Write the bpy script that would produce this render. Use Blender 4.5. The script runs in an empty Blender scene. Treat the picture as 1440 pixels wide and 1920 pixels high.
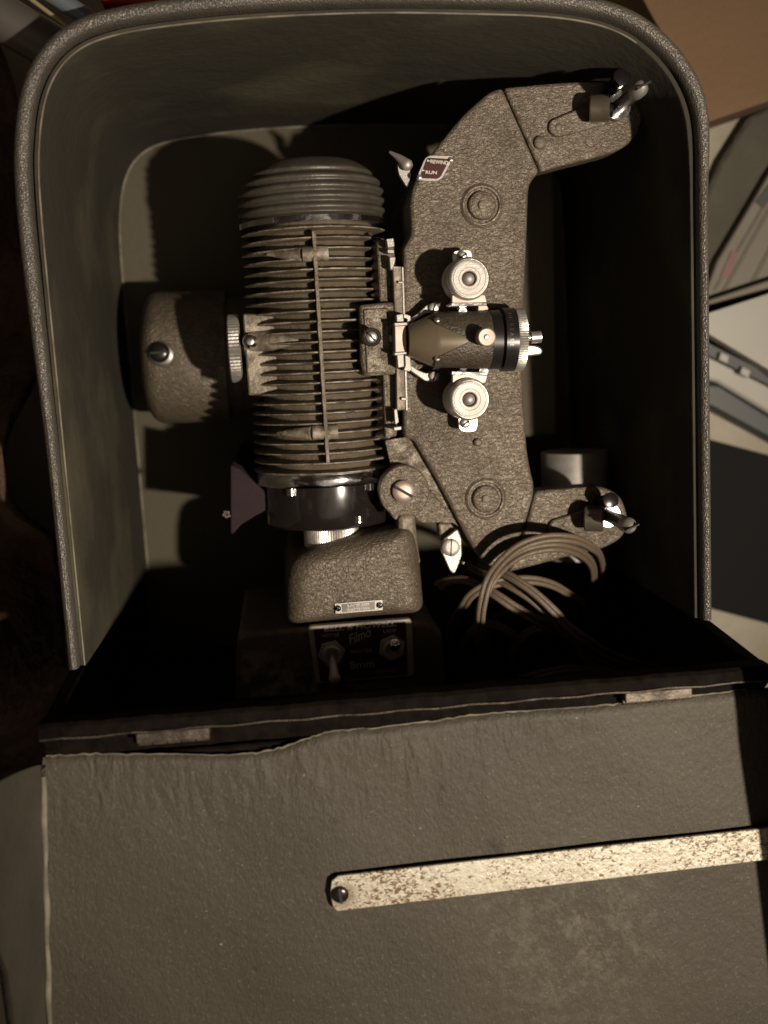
import bpy, bmesh, math, random
import numpy as np
from mathutils import Vector, Matrix
random.seed(7)
C = bpy.context.scene
COL = C.collection
# ------------------------------------------------------------------ camera model
CXP, CYP, FP = 720.0, 960.0, 2008.16
RC = Matrix(((0.99407994, 0.06634016, -0.08604688),
             (-0.053136, 0.98762369, 0.147567),
             (0.09477156, -0.1421212, 0.98530194)))
CAM = Vector((0, 0, .6304))
def P(u, v, z):
    """point of the real plane at height z that is seen at photo pixel u, v"""
    r = RC @ Vector((u - CXP, -(v - CYP), -FP))
    return CAM + r * ((z - CAM.z) / r.z)
def S(z):            # metres per photo pixel at height z
    return (CAM.z - z) / FP
# ------------------------------------------------------------------ materials
def mat(name, col, rough=.6, metal=0., bump=None, col2=None, cscale=40, cdetail=6, cpos=(.35, .65),
        coat=0., spec=.5, rvar=0., wear=0.):
    k = .58 if metal < .5 else .92          # overall reflectance of the paints and linings
    col = tuple(c * k for c in col); col2 = tuple(c * k for c in col2) if col2 else None
    m = bpy.data.materials.new(name); m.use_nodes = True
    nt = m.node_tree; N = nt.nodes; L = nt.links
    b = N['Principled BSDF']
    b.inputs['Base Color'].default_value = (*col, 1)
    b.inputs['Roughness'].default_value = rough
    b.inputs['Metallic'].default_value = metal
    b.inputs['Coat Weight'].default_value = coat
    b.inputs['Specular IOR Level'].default_value = spec
    tc = N.new('ShaderNodeTexCoord')
    if col2:
        n = N.new('ShaderNodeTexNoise'); n.inputs['Scale'].default_value = cscale; n.inputs['Detail'].default_value = cdetail
        L.new(tc.outputs['Object'], n.inputs['Vector'])
        r = N.new('ShaderNodeValToRGB'); r.color_ramp.elements[0].position = cpos[0]; r.color_ramp.elements[1].position = cpos[1]
        r.color_ramp.elements[0].color = (*col, 1); r.color_ramp.elements[1].color = (*col2, 1)
        L.new(n.outputs['Fac'], r.inputs['Fac']); L.new(r.outputs['Color'], b.inputs['Base Color'])
    if rvar:
        n = N.new('ShaderNodeTexNoise'); n.inputs['Scale'].default_value = 90; n.inputs['Detail'].default_value = 8
        L.new(tc.outputs['Object'], n.inputs['Vector'])
        mr = N.new('ShaderNodeMapRange'); mr.inputs['To Min'].default_value = max(.03, rough - rvar); mr.inputs['To Max'].default_value = rough + rvar
        mr.inputs['From Min'].default_value = .3; mr.inputs['From Max'].default_value = .7
        L.new(n.outputs['Fac'], mr.inputs['Value']); L.new(mr.outputs['Result'], b.inputs['Roughness'])
    prev = None
    for (kind, sc, dist, stretch) in (bump or []):
        mp = N.new('ShaderNodeMapping'); mp.inputs['Scale'].default_value = stretch
        L.new(tc.outputs['Object'], mp.inputs['Vector'])
        if kind == 'noise':
            t = N.new('ShaderNodeTexNoise'); t.inputs['Detail'].default_value = 4; out = t.outputs['Fac']
        elif kind == 'warp':
            t = N.new('ShaderNodeTexNoise'); t.inputs['Detail'].default_value = 2; t.inputs['Distortion'].default_value = 1.6; out = t.outputs['Fac']
        else:
            t = N.new('ShaderNodeTexVoronoi'); out = t.outputs['Distance']
        t.inputs['Scale'].default_value = sc
        L.new(mp.outputs['Vector'], t.inputs['Vector'])
        bp = N.new('ShaderNodeBump'); bp.inputs['Distance'].default_value = dist; bp.inputs['Strength'].default_value = 1
        L.new(out, bp.inputs['Height'])
        if prev: L.new(prev, bp.inputs['Normal'])
        prev = bp.outputs['Normal']
    if prev: L.new(prev, b.inputs['Normal'])
    if wear:                                   # rubbed edges and greasy, dusty patches
        src = b.inputs['Base Color'].links[0].from_socket
        g = N.new('ShaderNodeTexNoise'); g.inputs['Scale'].default_value = 38; g.inputs['Detail'].default_value = 7; L.new(tc.outputs['Object'], g.inputs['Vector'])
        gr = N.new('ShaderNodeMapRange'); gr.inputs['From Min'].default_value = .45; gr.inputs['From Max'].default_value = .75; gr.inputs['To Max'].default_value = .75
        L.new(g.outputs['Fac'], gr.inputs['Value'])
        m1 = N.new('ShaderNodeMix'); m1.data_type = 'RGBA'; L.new(gr.outputs['Result'], m1.inputs['Factor']); L.new(src, m1.inputs[6]); m1.inputs[7].default_value = (col[0] * .62, col[1] * .60, col[2] * .56, 1)
        ge = N.new('ShaderNodeNewGeometry'); pr = N.new('ShaderNodeMapRange'); pr.inputs['From Min'].default_value = .52; pr.inputs['From Max'].default_value = .60
        L.new(ge.outputs['Pointiness'], pr.inputs['Value'])
        g2 = N.new('ShaderNodeTexNoise'); g2.inputs['Scale'].default_value = 160; g2.inputs['Detail'].default_value = 5; L.new(tc.outputs['Object'], g2.inputs['Vector'])
        g3 = N.new('ShaderNodeMapRange'); g3.inputs['From Min'].default_value = .42; g3.inputs['From Max'].default_value = .6; L.new(g2.outputs['Fac'], g3.inputs['Value'])
        mu = N.new('ShaderNodeMath'); mu.operation = 'MULTIPLY'; L.new(pr.outputs['Result'], mu.inputs[0]); L.new(g3.outputs['Result'], mu.inputs[1])
        m2 = N.new('ShaderNodeMix'); m2.data_type = 'RGBA'; L.new(mu.outputs[0], m2.inputs['Factor']); L.new(m1.outputs[2], m2.inputs[6]); m2.inputs[7].default_value = (wear, wear * .86, wear * .68, 1)
        L.new(m2.outputs[2], b.inputs['Base Color'])
        rr = N.new('ShaderNodeMapRange'); rr.inputs['To Min'].default_value = rough - .06; rr.inputs['To Max'].default_value = rough + .16; L.new(g.outputs['Fac'], rr.inputs['Value'])
        L.new(rr.outputs['Result'], b.inputs['Roughness'])
    return m
ONE = (1, 1, 1)
M = {}
M['paint'] = mat('hammered_paint', (.190, .150, .106), .40, .25, [('warp', 400, .0009, (1, 1.6, 1)), ('noise', 1500, .00015, ONE)], (.235, .190, .137), 520, 4, spec=.6, wear=.30)
M['paint_plain'] = mat('cast_paint', (.205, .163, .115), .5, .2, [('noise', 600, .0005, ONE)], (.25, .205, .147), 120, wear=.34)
M['cap'] = mat('cap_enamel', (.11, .098, .078), .38, .2, [('noise', 500, .0002, ONE)], (.14, .125, .1), 150, wear=.18)
M['chrome'] = mat('chrome', (.80, .80, .80), .16, 1, [('noise', 300, .00015, ONE)], rvar=.08)
M['nickel'] = mat('worn_nickel', (.62, .59, .55), .38, .85, [('noise', 900, .0001, ONE)], (.85, .8, .74), 300, rvar=.1)
M['satin'] = mat('satin_silver', (.34, .33, .315), .5, .6, [('noise', 1500, .0001, ONE)], (.46, .435, .395), 90, rvar=.12)
M['copper'] = mat('coppery_nickel', (.46, .33, .28), .5, .6, None, (.46, .39, .35), 250, rvar=.1)
M['bronze'] = mat('bronzed_steel', (.24, .20, .155), .32, .75, rvar=.1)
M['black'] = mat('black_bakelite', (.022, .017, .016), .17, 0, None, coat=.8, rvar=.06)
M['gunmetal'] = mat('dark_metal', (.16, .145, .14), .36, .8, None, rvar=.1)
M['slot'] = mat('slot_dark', (.02, .017, .014), .7)
M['maroon'] = mat('maroon_enamel', (.10, .016, .016), .3, 0, None, (.07, .012, .014), 200)
M['maroon_dark'] = mat('dark_maroon_enamel', (.10, .020, .020), .3, 0)
M['panel'] = mat('panel_rim', (.85, .76, .66), .45, .3)
M['letter'] = mat('letter_silver', (1, .95, .85), .4, 0)
M['letter_faint'] = mat('letter_tarnished', (.75, .66, .55), .4, 0)
M['tan'] = mat('tan_barrel', (.24, .19, .125), .3, .15, None, (.21, .165, .11), 60)
M['sleeve'] = mat('dark_crackle', (.085, .068, .048), .4, .1, [('noise', 900, .0006, ONE)], (.13, .105, .075), 500)
M['lining'] = mat('case_lining', (.122, .106, .074), .85, 0, [('noise', 220, .0004, (1, 1, 1)), ('noise', 40, .0012, ONE)], (.150, .131, .093), 9, 8, spec=.2)
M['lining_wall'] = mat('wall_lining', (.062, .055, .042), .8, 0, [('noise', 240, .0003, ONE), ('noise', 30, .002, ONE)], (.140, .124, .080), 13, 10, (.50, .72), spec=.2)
M['piping'] = mat('worn_edge', (.34, .305, .23), .8, 0, None, (.18, .16, .12), 90, 6, (.4, .6))
M['cover'] = mat('leatherette', (.125, .109, .089), .38, 0, [('voronoi', 1500, .00035, (1, .8, 1)), ('noise', 900, .0003, ONE)], (.155, .136, .112), 120, spec=.8)
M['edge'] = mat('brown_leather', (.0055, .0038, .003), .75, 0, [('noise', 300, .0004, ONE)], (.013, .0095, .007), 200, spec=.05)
M['hinge'] = mat('hinge_steel', (.13, .105, .08), .5, .5, [('noise', 700, .0003, ONE)], (.04, .03, .022), 160)
M['cord'] = mat('cord_rubber', (.21, .155, .105), .5, 0, [('noise', 900, .0003, ONE)], (.2, .15, .105), 200)
M['screw'] = mat('dark_screw', (.05, .042, .045), .25, .8)
M['purple'] = mat('purple_cloth', (.046, .021, .031), .85, 0, [('noise', 1200, .0006, (1, 3, 1))], (.034, .016, .024), 60)
M['card'] = mat('cardboard', (.21, .12, .06), .85, 0, [('noise', 200, .0006, ONE)], (.24, .138, .07), 14)
M['card_edge'] = mat('cardboard_edge', (.16, .08, .04), .9)
M['tile'] = mat('stone_tile', (.46, .42, .32), .55, 0, [('noise', 60, .001, ONE)], (.36, .31, .225), 18, 10)
M['white'] = mat('off_white_plastic', (.50, .485, .43), .5, 0, None, (.46, .44, .39), 20)
M['grey_paper'] = mat('grey_paper', (.235, .21, .17), .75, 0, None, (.27, .245, .2), 20)
M['shadow_sheet'] = mat('shadow_sheet', (.10, .092, .066), .95, 0, [('noise', 90, .003, ONE)], (.13, .12, .09), 40)  # dull tone painted for the shadow band on the floor
M['slate'] = mat('slate_plastic', (.045, .05, .053), .5)
M['mat'] = mat('rubber_mat', (.012, .012, .012), .8, 0, [('noise', 500, .0006, (1, .3, 1))], spec=.15)
M['pink'] = mat('pink_print', (.27, .15, .13), .7)
M['line'] = mat('print_line', (.16, .14, .11), .7)
M['blanket'] = mat('brown_blanket', (.09, .048, .03), .95, 0, [('noise', 60, .01, ONE)], (.17, .10, .06), 22, 8)
M['tube'] = mat('grey_tube', (.16, .145, .13), .4, .5)
M['bluetube'] = mat('blue_grey_tube', (.22, .25, .28), .3, .5)
M['red'] = mat('red_plastic', (.45, .02, .012), .4)
M['brass'] = mat('brass_edge', (.5, .42, .25), .4, .6)
# door lining: wrinkled paper with a few stains
def lining_door():
    m = mat('door_lining', (.078, .067, .049), .6, 0,
            [('noise', 900, .00035, (1, .6, 1)), ('noise', 260, .0003, ONE), ('noise', 90, .0004, ONE)], (.095, .082, .060), 12, 8, spec=.3)
    nt = m.node_tree; N = nt.nodes; L = nt.links; b = N['Principled BSDF']
    src = b.inputs['Base Color'].links[0].from_socket
    tc = N.new('ShaderNodeTexCoord')
    def blot(scale, lo, hi, col, fac):
        nonlocal src
        n = N.new('ShaderNodeTexNoise'); n.inputs['Scale'].default_value = scale; n.inputs['Detail'].default_value = 3
        L.new(tc.outputs['Object'], n.inputs['Vector'])
        r = N.new('ShaderNodeMapRange'); r.inputs['From Min'].default_value = lo; r.inputs['From Max'].default_value = hi; r.inputs['To Max'].default_value = fac
        L.new(n.outputs['Fac'], r.inputs['Value'])
        mx = N.new('ShaderNodeMix'); mx.data_type = 'RGBA'
        L.new(r.outputs['Result'], mx.inputs['Factor']); L.new(src, mx.inputs[6]); mx.inputs[7].default_value = (*col, 1)
        src = mx.outputs[2]
    blot(48, .655, .70, (.05, .043, .034), .6)
    blot(420, .72, .8, (.38, .35, .28), .6)
    blot(900, .60, .80, (.24, .22, .17), .35)
    blot(9, .50, .75, (.062, .051, .037), .45)
    for (u, v, rad) in ((926, 1585, .0050), (830, 1478, .0018), (1067, 1530, .0016), (706, 1478, .0012), (628, 1538, .0022), (480, 1815, .0012)):
        c = P(u, v, .245)
        dn = N.new('ShaderNodeVectorMath'); dn.operation = 'DISTANCE'; dn.inputs[1].default_value = c - Vector((.04, 0, 0)); L.new(tc.outputs['Object'], dn.inputs[0])
        nn = N.new('ShaderNodeTexNoise'); nn.inputs['Scale'].default_value = 300; L.new(tc.outputs['Object'], nn.inputs['Vector'])
        ma = N.new('ShaderNodeMath'); ma.operation = 'MULTIPLY_ADD'; ma.inputs[1].default_value = rad * 1.2; L.new(nn.outputs['Fac'], ma.inputs[0]); L.new(dn.outputs['Value'], ma.inputs[2])
        mr = N.new('ShaderNodeMapRange'); mr.inputs['From Min'].default_value = rad * 1.7; mr.inputs['From Max'].default_value = rad * .9; mr.inputs['To Max'].default_value = .55; L.new(ma.outputs[0], mr.inputs['Value'])
        mx = N.new('ShaderNodeMix'); mx.data_type = 'RGBA'; L.new(mr.outputs['Result'], mx.inputs['Factor']); L.new(src, mx.inputs[6]); mx.inputs[7].default_value = (.025, .02, .016, 1); src = mx.outputs[2]
    # rubbed pale patch towards the lower right of the sheet
    dn = N.new('ShaderNodeVectorMath'); dn.operation = 'DISTANCE'; dn.inputs[1].default_value = P(1080, 1760, .245) - Vector((.04, 0, 0)); L.new(tc.outputs['Object'], dn.inputs[0])
    dr_ = N.new('ShaderNodeMapRange'); dr_.inputs['From Min'].default_value = .055; dr_.inputs['From Max'].default_value = .005; L.new(dn.outputs['Value'], dr_.inputs['Value'])
    nn = N.new('ShaderNodeTexNoise'); nn.inputs['Scale'].default_value = 170; nn.inputs['Detail'].default_value = 9; nn.inputs['Roughness'].default_value = .75; L.new(tc.outputs['Object'], nn.inputs['Vector'])
    nr = N.new('ShaderNodeMapRange'); nr.inputs['From Min'].default_value = .47; nr.inputs['From Max'].default_value = .72; L.new(nn.outputs['Fac'], nr.inputs['Value'])
    mu = N.new('ShaderNodeMath'); mu.operation = 'MULTIPLY'; L.new(dr_.outputs['Result'], mu.inputs[0]); L.new(nr.outputs['Result'], mu.inputs[1])
    mx = N.new('ShaderNodeMix'); mx.data_type = 'RGBA'; L.new(mu.outputs[0], mx.inputs['Factor']); L.new(src, mx.inputs[6]); mx.inputs[7].default_value = (.13, .117, .092, 1); src = mx.outputs[2]
    L.new(src, b.inputs['Base Color'])
    # creases: vertical ripples, strong near the hinge and fading down the sheet
    mp = N.new('ShaderNodeMapping'); mp.inputs['Scale'].default_value = (2.0, .6, 1); mp.inputs['Rotation'].default_value = (0, 0, -.22); L.new(tc.outputs['Object'], mp.inputs['Vector'])
    t = N.new('ShaderNodeTexNoise'); t.inputs['Scale'].default_value = 52; t.inputs['Detail'].default_value = 2; t.inputs['Distortion'].default_value = 1.1
    L.new(mp.outputs['Vector'], t.inputs['Vector'])
    sp = N.new('ShaderNodeSeparateXYZ'); L.new(tc.outputs['Object'], sp.inputs[0])
    ym = N.new('ShaderNodeMapRange'); ym.inputs['From Min'].default_value = -.180; ym.inputs['From Max'].default_value = -.145; ym.inputs['To Min'].default_value = .0; ym.inputs['To Max'].default_value = 1
    oy = N.new('ShaderNodeMath'); oy.operation = 'ADD'; oy.inputs[1].default_value = ORGY
    L.new(sp.outputs['Y'], oy.inputs[0]); L.new(oy.outputs[0], ym.inputs['Value'])
    pn = N.new('ShaderNodeTexNoise'); pn.inputs['Scale'].default_value = 22; L.new(tc.outputs['Object'], pn.inputs['Vector'])
    pr = N.new('ShaderNodeMapRange'); pr.inputs['From Min'].default_value = .42; pr.inputs['From Max'].default_value = .58; L.new(pn.outputs['Fac'], pr.inputs['Value'])
    mm = N.new('ShaderNodeMath'); mm.operation = 'MULTIPLY'; L.new(ym.outputs['Result'], mm.inputs[0]); L.new(pr.outputs['Result'], mm.inputs[1])
    m2 = N.new('ShaderNodeMath'); m2.operation = 'MULTIPLY_ADD'; m2.inputs[1].default_value = .9; m2.inputs[2].default_value = .05; L.new(mm.outputs[0], m2.inputs[0])
    bp = N.new('ShaderNodeBump'); bp.inputs['Distance'].default_value = .0021; L.new(m2.outputs[0], bp.inputs['Strength']); L.new(t.outputs['Fac'], bp.inputs['Height'])
    L.new(b.inputs['Normal'].links[0].from_socket, bp.inputs['Normal']); L.new(bp.outputs['Normal'], b.inputs['Normal'])
    return m
ORGY = 0.0
M['door'] = lining_door()
M['door_wall'] = mat('door_wall_lining', (.070, .061, .045), .8, 0, [('noise', 240, .0004, ONE), ('noise', 50, .001, ONE)], (.092, .080, .060), 30, 9, spec=.2)
def rusty():
    m = mat('rusty_plated_steel', (.80, .74, .60), .45, .2, [('noise', 500, .0003, ONE)], (.92, .87, .72), 60)
    nt = m.node_tree; N = nt.nodes; L = nt.links; b = N['Principled BSDF']
    src = b.inputs['Base Color'].links[0].from_socket
    tc = N.new('ShaderNodeTexCoord'); mp = N.new('ShaderNodeMapping'); mp.inputs['Scale'].default_value = (1, 1.6, 1)
    L.new(tc.outputs['Object'], mp.inputs['Vector'])
    n = N.new('ShaderNodeTexNoise'); n.inputs['Scale'].default_value = 560; n.inputs['Detail'].default_value = 5; n.inputs['Distortion'].default_value = 1.0
    n2 = N.new('ShaderNodeTexNoise'); n2.inputs['Scale'].default_value = 32; n2.inputs['Detail'].default_value = 2
    L.new(mp.outputs['Vector'], n.inputs['Vector']); L.new(tc.outputs['Object'], n2.inputs['Vector'])
    ad = N.new('ShaderNodeMath'); ad.operation = 'MULTIPLY_ADD'; ad.inputs[1].default_value = .30
    L.new(n2.outputs['Fac'], ad.inputs[0]); L.new(n.outputs['Fac'], ad.inputs[2])
    r = N.new('ShaderNodeMapRange'); r.inputs['From Min'].default_value = .69; r.inputs['From Max'].default_value = .75
    L.new(ad.outputs[0], r.inputs['Value'])
    mx = N.new('ShaderNodeMix'); mx.data_type = 'RGBA'
    dn = N.new('ShaderNodeVectorMath'); dn.operation = 'DISTANCE'; dn.inputs[1].default_value = P(640, 1679, .249) - Vector((.04, 0, 0)); L.new(tc.outputs['Object'], dn.inputs[0])
    da = N.new('ShaderNodeMath'); da.operation = 'MULTIPLY_ADD'; da.inputs[1].default_value = .006; L.new(n.outputs['Fac'], da.inputs[0]); L.new(dn.outputs['Value'], da.inputs[2])
    dq = N.new('ShaderNodeMapRange'); dq.inputs['From Min'].default_value = .0095; dq.inputs['From Max'].default_value = .0055; dq.inputs['To Max'].default_value = .75; L.new(da.outputs[0], dq.inputs['Value'])
    mxx = N.new('ShaderNodeMath'); mxx.operation = 'MAXIMUM'; L.new(r.outputs['Result'], mxx.inputs[0]); L.new(dq.outputs['Result'], mxx.inputs[1])
    L.new(mxx.outputs[0], mx.inputs['Factor']); L.new(src, mx.inputs[6]); mx.inputs[7].default_value = (.13, .075, .035, 1)
    L.new(mx.outputs[2], b.inputs['Base Color'])
    iv = N.new('ShaderNodeMath'); iv.operation = 'SUBTRACT'; iv.inputs[0].default_value = .35; iv.use_clamp = True
    L.new(r.outputs['Result'], iv.inputs[1]); L.new(iv.outputs[0], b.inputs['Metallic'])
    return m
M['rusty'] = rusty()
# ------------------------------------------------------------------ mesh helpers (world coordinates)
ORG = {}
def finish(name, bm, m, parent=None, smooth=38, bevel=0, seg=2):
    bmesh.ops.remove_doubles(bm, verts=bm.verts, dist=1e-6)
    bmesh.ops.recalc_face_normals(bm, faces=bm.faces)
    org = ORG.get(parent.name, Vector((0, 0, 0))) if parent else Vector((0, 0, 0))
    if org.length: bmesh.ops.translate(bm, verts=bm.verts, vec=-org)
    for f in bm.faces: f.smooth = True
    ang = math.radians(smooth)
    for e in bm.edges:
        if len(e.link_faces) == 2:
            try:
                if e.calc_face_angle() > ang: e.smooth = False
            except ValueError: pass
    me = bpy.data.meshes.new(name); bm.to_mesh(me); bm.free()
    me.materials.append(m)
    o = bpy.data.objects.new(name, me); COL.objects.link(o)
    if parent: o.parent = parent
    ORG[o.name] = org
    if bevel:
        b = o.modifiers.new('bevel', 'BEVEL'); b.width = bevel; b.segments = seg; b.limit_method = 'ANGLE'; b.angle_limit = math.radians(35)
        b.harden_normals = False
    return o
def empty(name, loc, label, cat, group=None):
    o = bpy.data.objects.new(name, None); COL.objects.link(o); o.location = loc
    o['label'] = label; o['category'] = cat
    if group: o['group'] = group
    o.empty_display_size = .02
    ORG[o.name] = Vector(loc); return o
def tag(o, label, cat, group=None):
    o['label'] = label; o['category'] = cat
    if group: o['group'] = group
    return o
def recentre(o):
    me = o.data; n = len(me.vertices); c = sum((v.co for v in me.vertices), Vector()) / n
    for v in me.vertices: v.co -= c
    o.location = o.location + c
    return o
def prism(bm, pts, z0, z1, taper=1.0):
    """pts: world xy; solid between z0 and z1"""
    c = sum((Vector(p[:2]) for p in pts), Vector((0, 0))) / len(pts)
    a = [bm.verts.new((p[0], p[1], z0)) for p in pts]
    b = [bm.verts.new(((p[0] - c.x) * taper + c.x, (p[1] - c.y) * taper + c.y, z1)) for p in pts]
    n = len(pts)
    bm.faces.new(b); bm.faces.new(a[::-1])
    for i in range(n): bm.faces.new((a[i], a[(i + 1) % n], b[(i + 1) % n], b[i]))
def pp(px, z):      # pixel polygon on the plane z
    return [P(u, v, z) for u, v in px]
def round_poly(px, r, n=5):
    """round the corners of a pixel polygon; r number or list"""
    out = []; N_ = len(px)
    for i in range(N_):
        rr = r[i] if isinstance(r, (list, tuple)) else r
        p = Vector(px[i]); a = Vector(px[i - 1]); b = Vector(px[(i + 1) % N_])
        if rr <= 0: out.append(tuple(p)); continue
        d1 = (a - p); d2 = (b - p); l = min(rr, d1.length * .48, d2.length * .48)
        q1 = p + d1.normalized() * l; q2 = p + d2.normalized() * l
        for k in range(n + 1):
            t = k / n; out.append(tuple(q1 * (1 - t) ** 2 + p * 2 * t * (1 - t) + q2 * t * t))
    return out
def plate(name, px, z, th, m, parent, r=0, bevel=.0006, seg=2):
    bm = bmesh.new(); prism(bm, pp(round_poly(px, r) if r else px, z), z - th, z)
    return finish(name, bm, m, parent, bevel=bevel, seg=seg)
def frame(d):
    d = d.normalized(); a = Vector((0, 0, 1)) if abs(d.z) < .9 else Vector((0, 1, 0))
    u = d.cross(a).normalized(); return u, d.cross(u).normalized()
def lathe(bm, p0, d, prof, n=48, knurl=0, kd=0, ang=None):
    """prof: list of (t along d in metres, radius)"""
    d = d.normalized(); u, w = frame(d); rings = []
    for t, r in prof:
        ring = []
        if r < 1e-7: ring = [bm.verts.new(p0 + d * t)]
        else:
            for i in range(n):
                a = 2 * math.pi * i / n
                rr = r - (kd if (knurl and i % 2) else 0)
                ring.append(bm.verts.new(p0 + d * t + (u * math.cos(a) + w * math.sin(a)) * rr))
        rings.append(ring)
    for A, B in zip(rings, rings[1:]):
        if len(A) == 1 and len(B) == 1: continue
        for i in range(n):
            j = (i + 1) % n
            if len(A) == 1: bm.faces.new((A[0], B[j], B[i]))
            elif len(B) == 1: bm.faces.new((A[i], A[j], B[0]))
            else: bm.faces.new((A[i], A[j], B[j], B[i]))
    for R_ in (rings[0], rings[-1]):
        if len(R_) > 2: bm.faces.new(R_)
Z = Vector((0, 0, 1))
def disc(name, u, v, z, rp, h, m, parent, n=40, prof=None, bevel=.0003, knurl=0, kd=0, zp=None):
    """cylinder standing along z; its TOP shows at pixel u, v; z = top height, rp = radius in pixels"""
    c = P(u, v, z); r = rp * S(z)
    bm = bmesh.new()
    if prof: lathe(bm, Vector((c.x, c.y, z - h)), Z, [(t, q) for t, q in prof(r, h)], n, knurl, kd)
    else: lathe(bm, Vector((c.x, c.y, z - h)), Z, [(0, r), (h, r)], n, knurl, kd)
    return finish(name, bm, m, parent, bevel=bevel)
def tube(bm, pts, r, n=10, closed=False, cap=True):
    rings = []; K = len(pts)
    up = Vector((0, 0, 1))
    for i, p in enumerate(pts):
        t = (pts[min(i + 1, K - 1)] - pts[max(i - 1, 0)])
        if t.length < 1e-9: t = Vector((1, 0, 0))
        t.normalize()
        s = t.cross(up)
        if s.length < .05: s = t.cross(Vector((0, 1, 0)))
        s.normalize(); w = s.cross(t)
        rr = r[i] if isinstance(r, (list, tuple)) else r
        rings.append([bm.verts.new(p + (s * math.cos(2 * math.pi * k / n) + w * math.sin(2 * math.pi * k / n)) * rr) for k in range(n)])
    for A, B in zip(rings, rings[1:]):
        for k in range(n): bm.faces.new((A[k], A[(k + 1) % n], B[(k + 1) % n], B[k]))
    if cap: bm.faces.new(rings[0][::-1]); bm.faces.new(rings[-1])
def spline(pts, per=10):
    pts = [Vector(p) for p in pts]; out = []
    Q_ = [pts[0] * 2 - pts[1]] + pts + [pts[-1] * 2 - pts[-2]]
    for i in range(1, len(Q_) - 2):
        a, b, c, d = Q_[i - 1:i + 3]
        for k in range(per):
            t = k / per
            out.append(.5 * ((2 * b) + (c - a) * t + (2 * a - 5 * b + 4 * c - d) * t * t + (3 * b - a - 3 * c + d) * t ** 3))
    out.append(pts[-1]); return out
def box(bm, c, sx, sy, sz, rz=0):
    m = Matrix.Translation(c) @ Matrix.Rotation(rz, 4, 'Z') @ Matrix.Diagonal((sx, sy, sz, 1))
    bmesh.ops.create_cube(bm, size=1, matrix=m)
def slotted(name, u, v, z, rp, h, m, parent, ang=0, dome=.25, slot=True, sw=.16):
    """screw head with a cut slot"""
    c = P(u, v, z); r = rp * S(z)
    s = finish(name, (lambda b: (lathe(b, Vector((c.x, c.y, z - h)), Z, [(0, r), (h * .75, r), (h, r * .86), (h + r * dome * .5, r * .5), (h + r * dome * .6, 0)], 32), b)[1])(bmesh.new()), m, parent)
    if slot:
        b = bmesh.new(); box(b, Vector((c.x, c.y, z + r * dome * .3)), r * 1.86, r * sw * 2, r * dome * .8 + .0003, math.radians(ang))
        finish('slot', b, M['slot'], s)
    return s
def text(s, p_left, p_right, z, hpx, m, parent, name='lettering', shear=0, off=0, sy=None):
    cu = bpy.data.curves.new('t', 'FONT'); cu.body = s; cu.extrude = .02; cu.shear = shear; cu.offset = off
    cu.align_x = 'LEFT'; cu.resolution_u = 3
    to = bpy.data.objects.new('t', cu); COL.objects.link(to)
    dg = bpy.context.evaluated_depsgraph_get(); me = bpy.data.meshes.new_from_object(to.evaluated_get(dg))
    bpy.data.objects.remove(to)
    xs = [v.co.x for v in me.vertices]; ys = [v.co.y for v in me.vertices]
    x0, x1, y0, y1 = min(xs), max(xs), min(ys), max(ys)
    a = P(*p_left, z); b = P(*p_right, z); d = b - a; w = d.length; d.normalize(); up = Z.cross(d)
    h = hpx * S(z); org = ORG[parent.name]
    for v in me.vertices:
        q = a + d * ((v.co.x - x0) / (x1 - x0) * w) + up * ((v.co.y - y0) / (y1 - y0) * h) + Z * (v.co.z / .02 * .00008)
        v.co = q - org
    me.materials.append(m); me.name = name
    o = bpy.data.objects.new(name, me); COL.objects.link(o); o.parent = parent; ORG[o.name] = org
    return o
# ================================================================== THE CASE
ZR, ZT = .196, .252          # rim and hinge-rail heights above the case floor
case = empty('projector_case', (.04, 0, 0), 'open grey leatherette carrying case with rounded top holding the projector', 'case')
rim_px = [(162, 1250), (70, 330), (76, 205), (103, 130), (150, 84), (215, 60), (300, 45), (420, 32), (560, 23), (725, 18), (900, 21), (1021, 25),
          (1115, 38), (1180, 62), (1230, 101), (1266, 146), (1290, 200), (1298, 262), (1301, 340), (1308, 1176)]
w = [P(u, v, ZR) for u, v in rim_px]
w[0].x = w[1].x = -.0887; w[0].y = -.1215
w[-1].x = w[-2].x = .1712; w[-3].x = .1706; w[-1].y = -.1215
core = spline([Vector((p.x, p.y, 0)) for p in w[1:-1]], 8)
nl = 14
left = [Vector((w[0].x, w[0].y + (core[0].y - w[0].y) * k / nl, 0)) for k in range(nl)]
right = [Vector((w[-1].x, core[-1].y + (w[-1].y - core[-1].y) * k / nl, 0)) for k in range(1, nl + 1)]
PATH = left + core + right
for _ in range(6):
    PATH = [PATH[0]] + [(PATH[i - 1] + PATH[i] * 2 + PATH[i + 1]) / 4 for i in range(1, len(PATH) - 1)] + [PATH[-1]]
NRM = []
for i, p in enumerate(PATH):
    t = PATH[min(i + 1, len(PATH) - 1)] - PATH[max(i - 1, 0)]
    t.normalize(); NRM.append(Vector((-t.y, t.x, 0)))       # points outwards (path runs clockwise from the left foot)
def sweep(prof, jitter=0, lip=0):
    bm = bmesh.new(); rows = []
    for p, n in zip(PATH, NRM):
        j = (random.random() - .5) * jitter
        s0, s1 = (-.06, .07) if p.x < .04 else (.05, .10)
        q = min(1, max(0, (p.y - s0) / (s1 - s0))); wd = 1 + lip * q * q * (3 - 2 * q)
        rows.append([bm.verts.new((p.x + n.x * (o * wd + j), p.y + n.y * (o * wd + j), z)) for o, z in prof])
    for A, B in zip(rows, rows[1:]):
        for k in range(len(prof) - 1): bm.faces.new((A[k], B[k], B[k + 1], A[k + 1]))
    bm.faces.new(rows[0]); bm.faces.new(rows[-1])
    return bm
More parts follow.
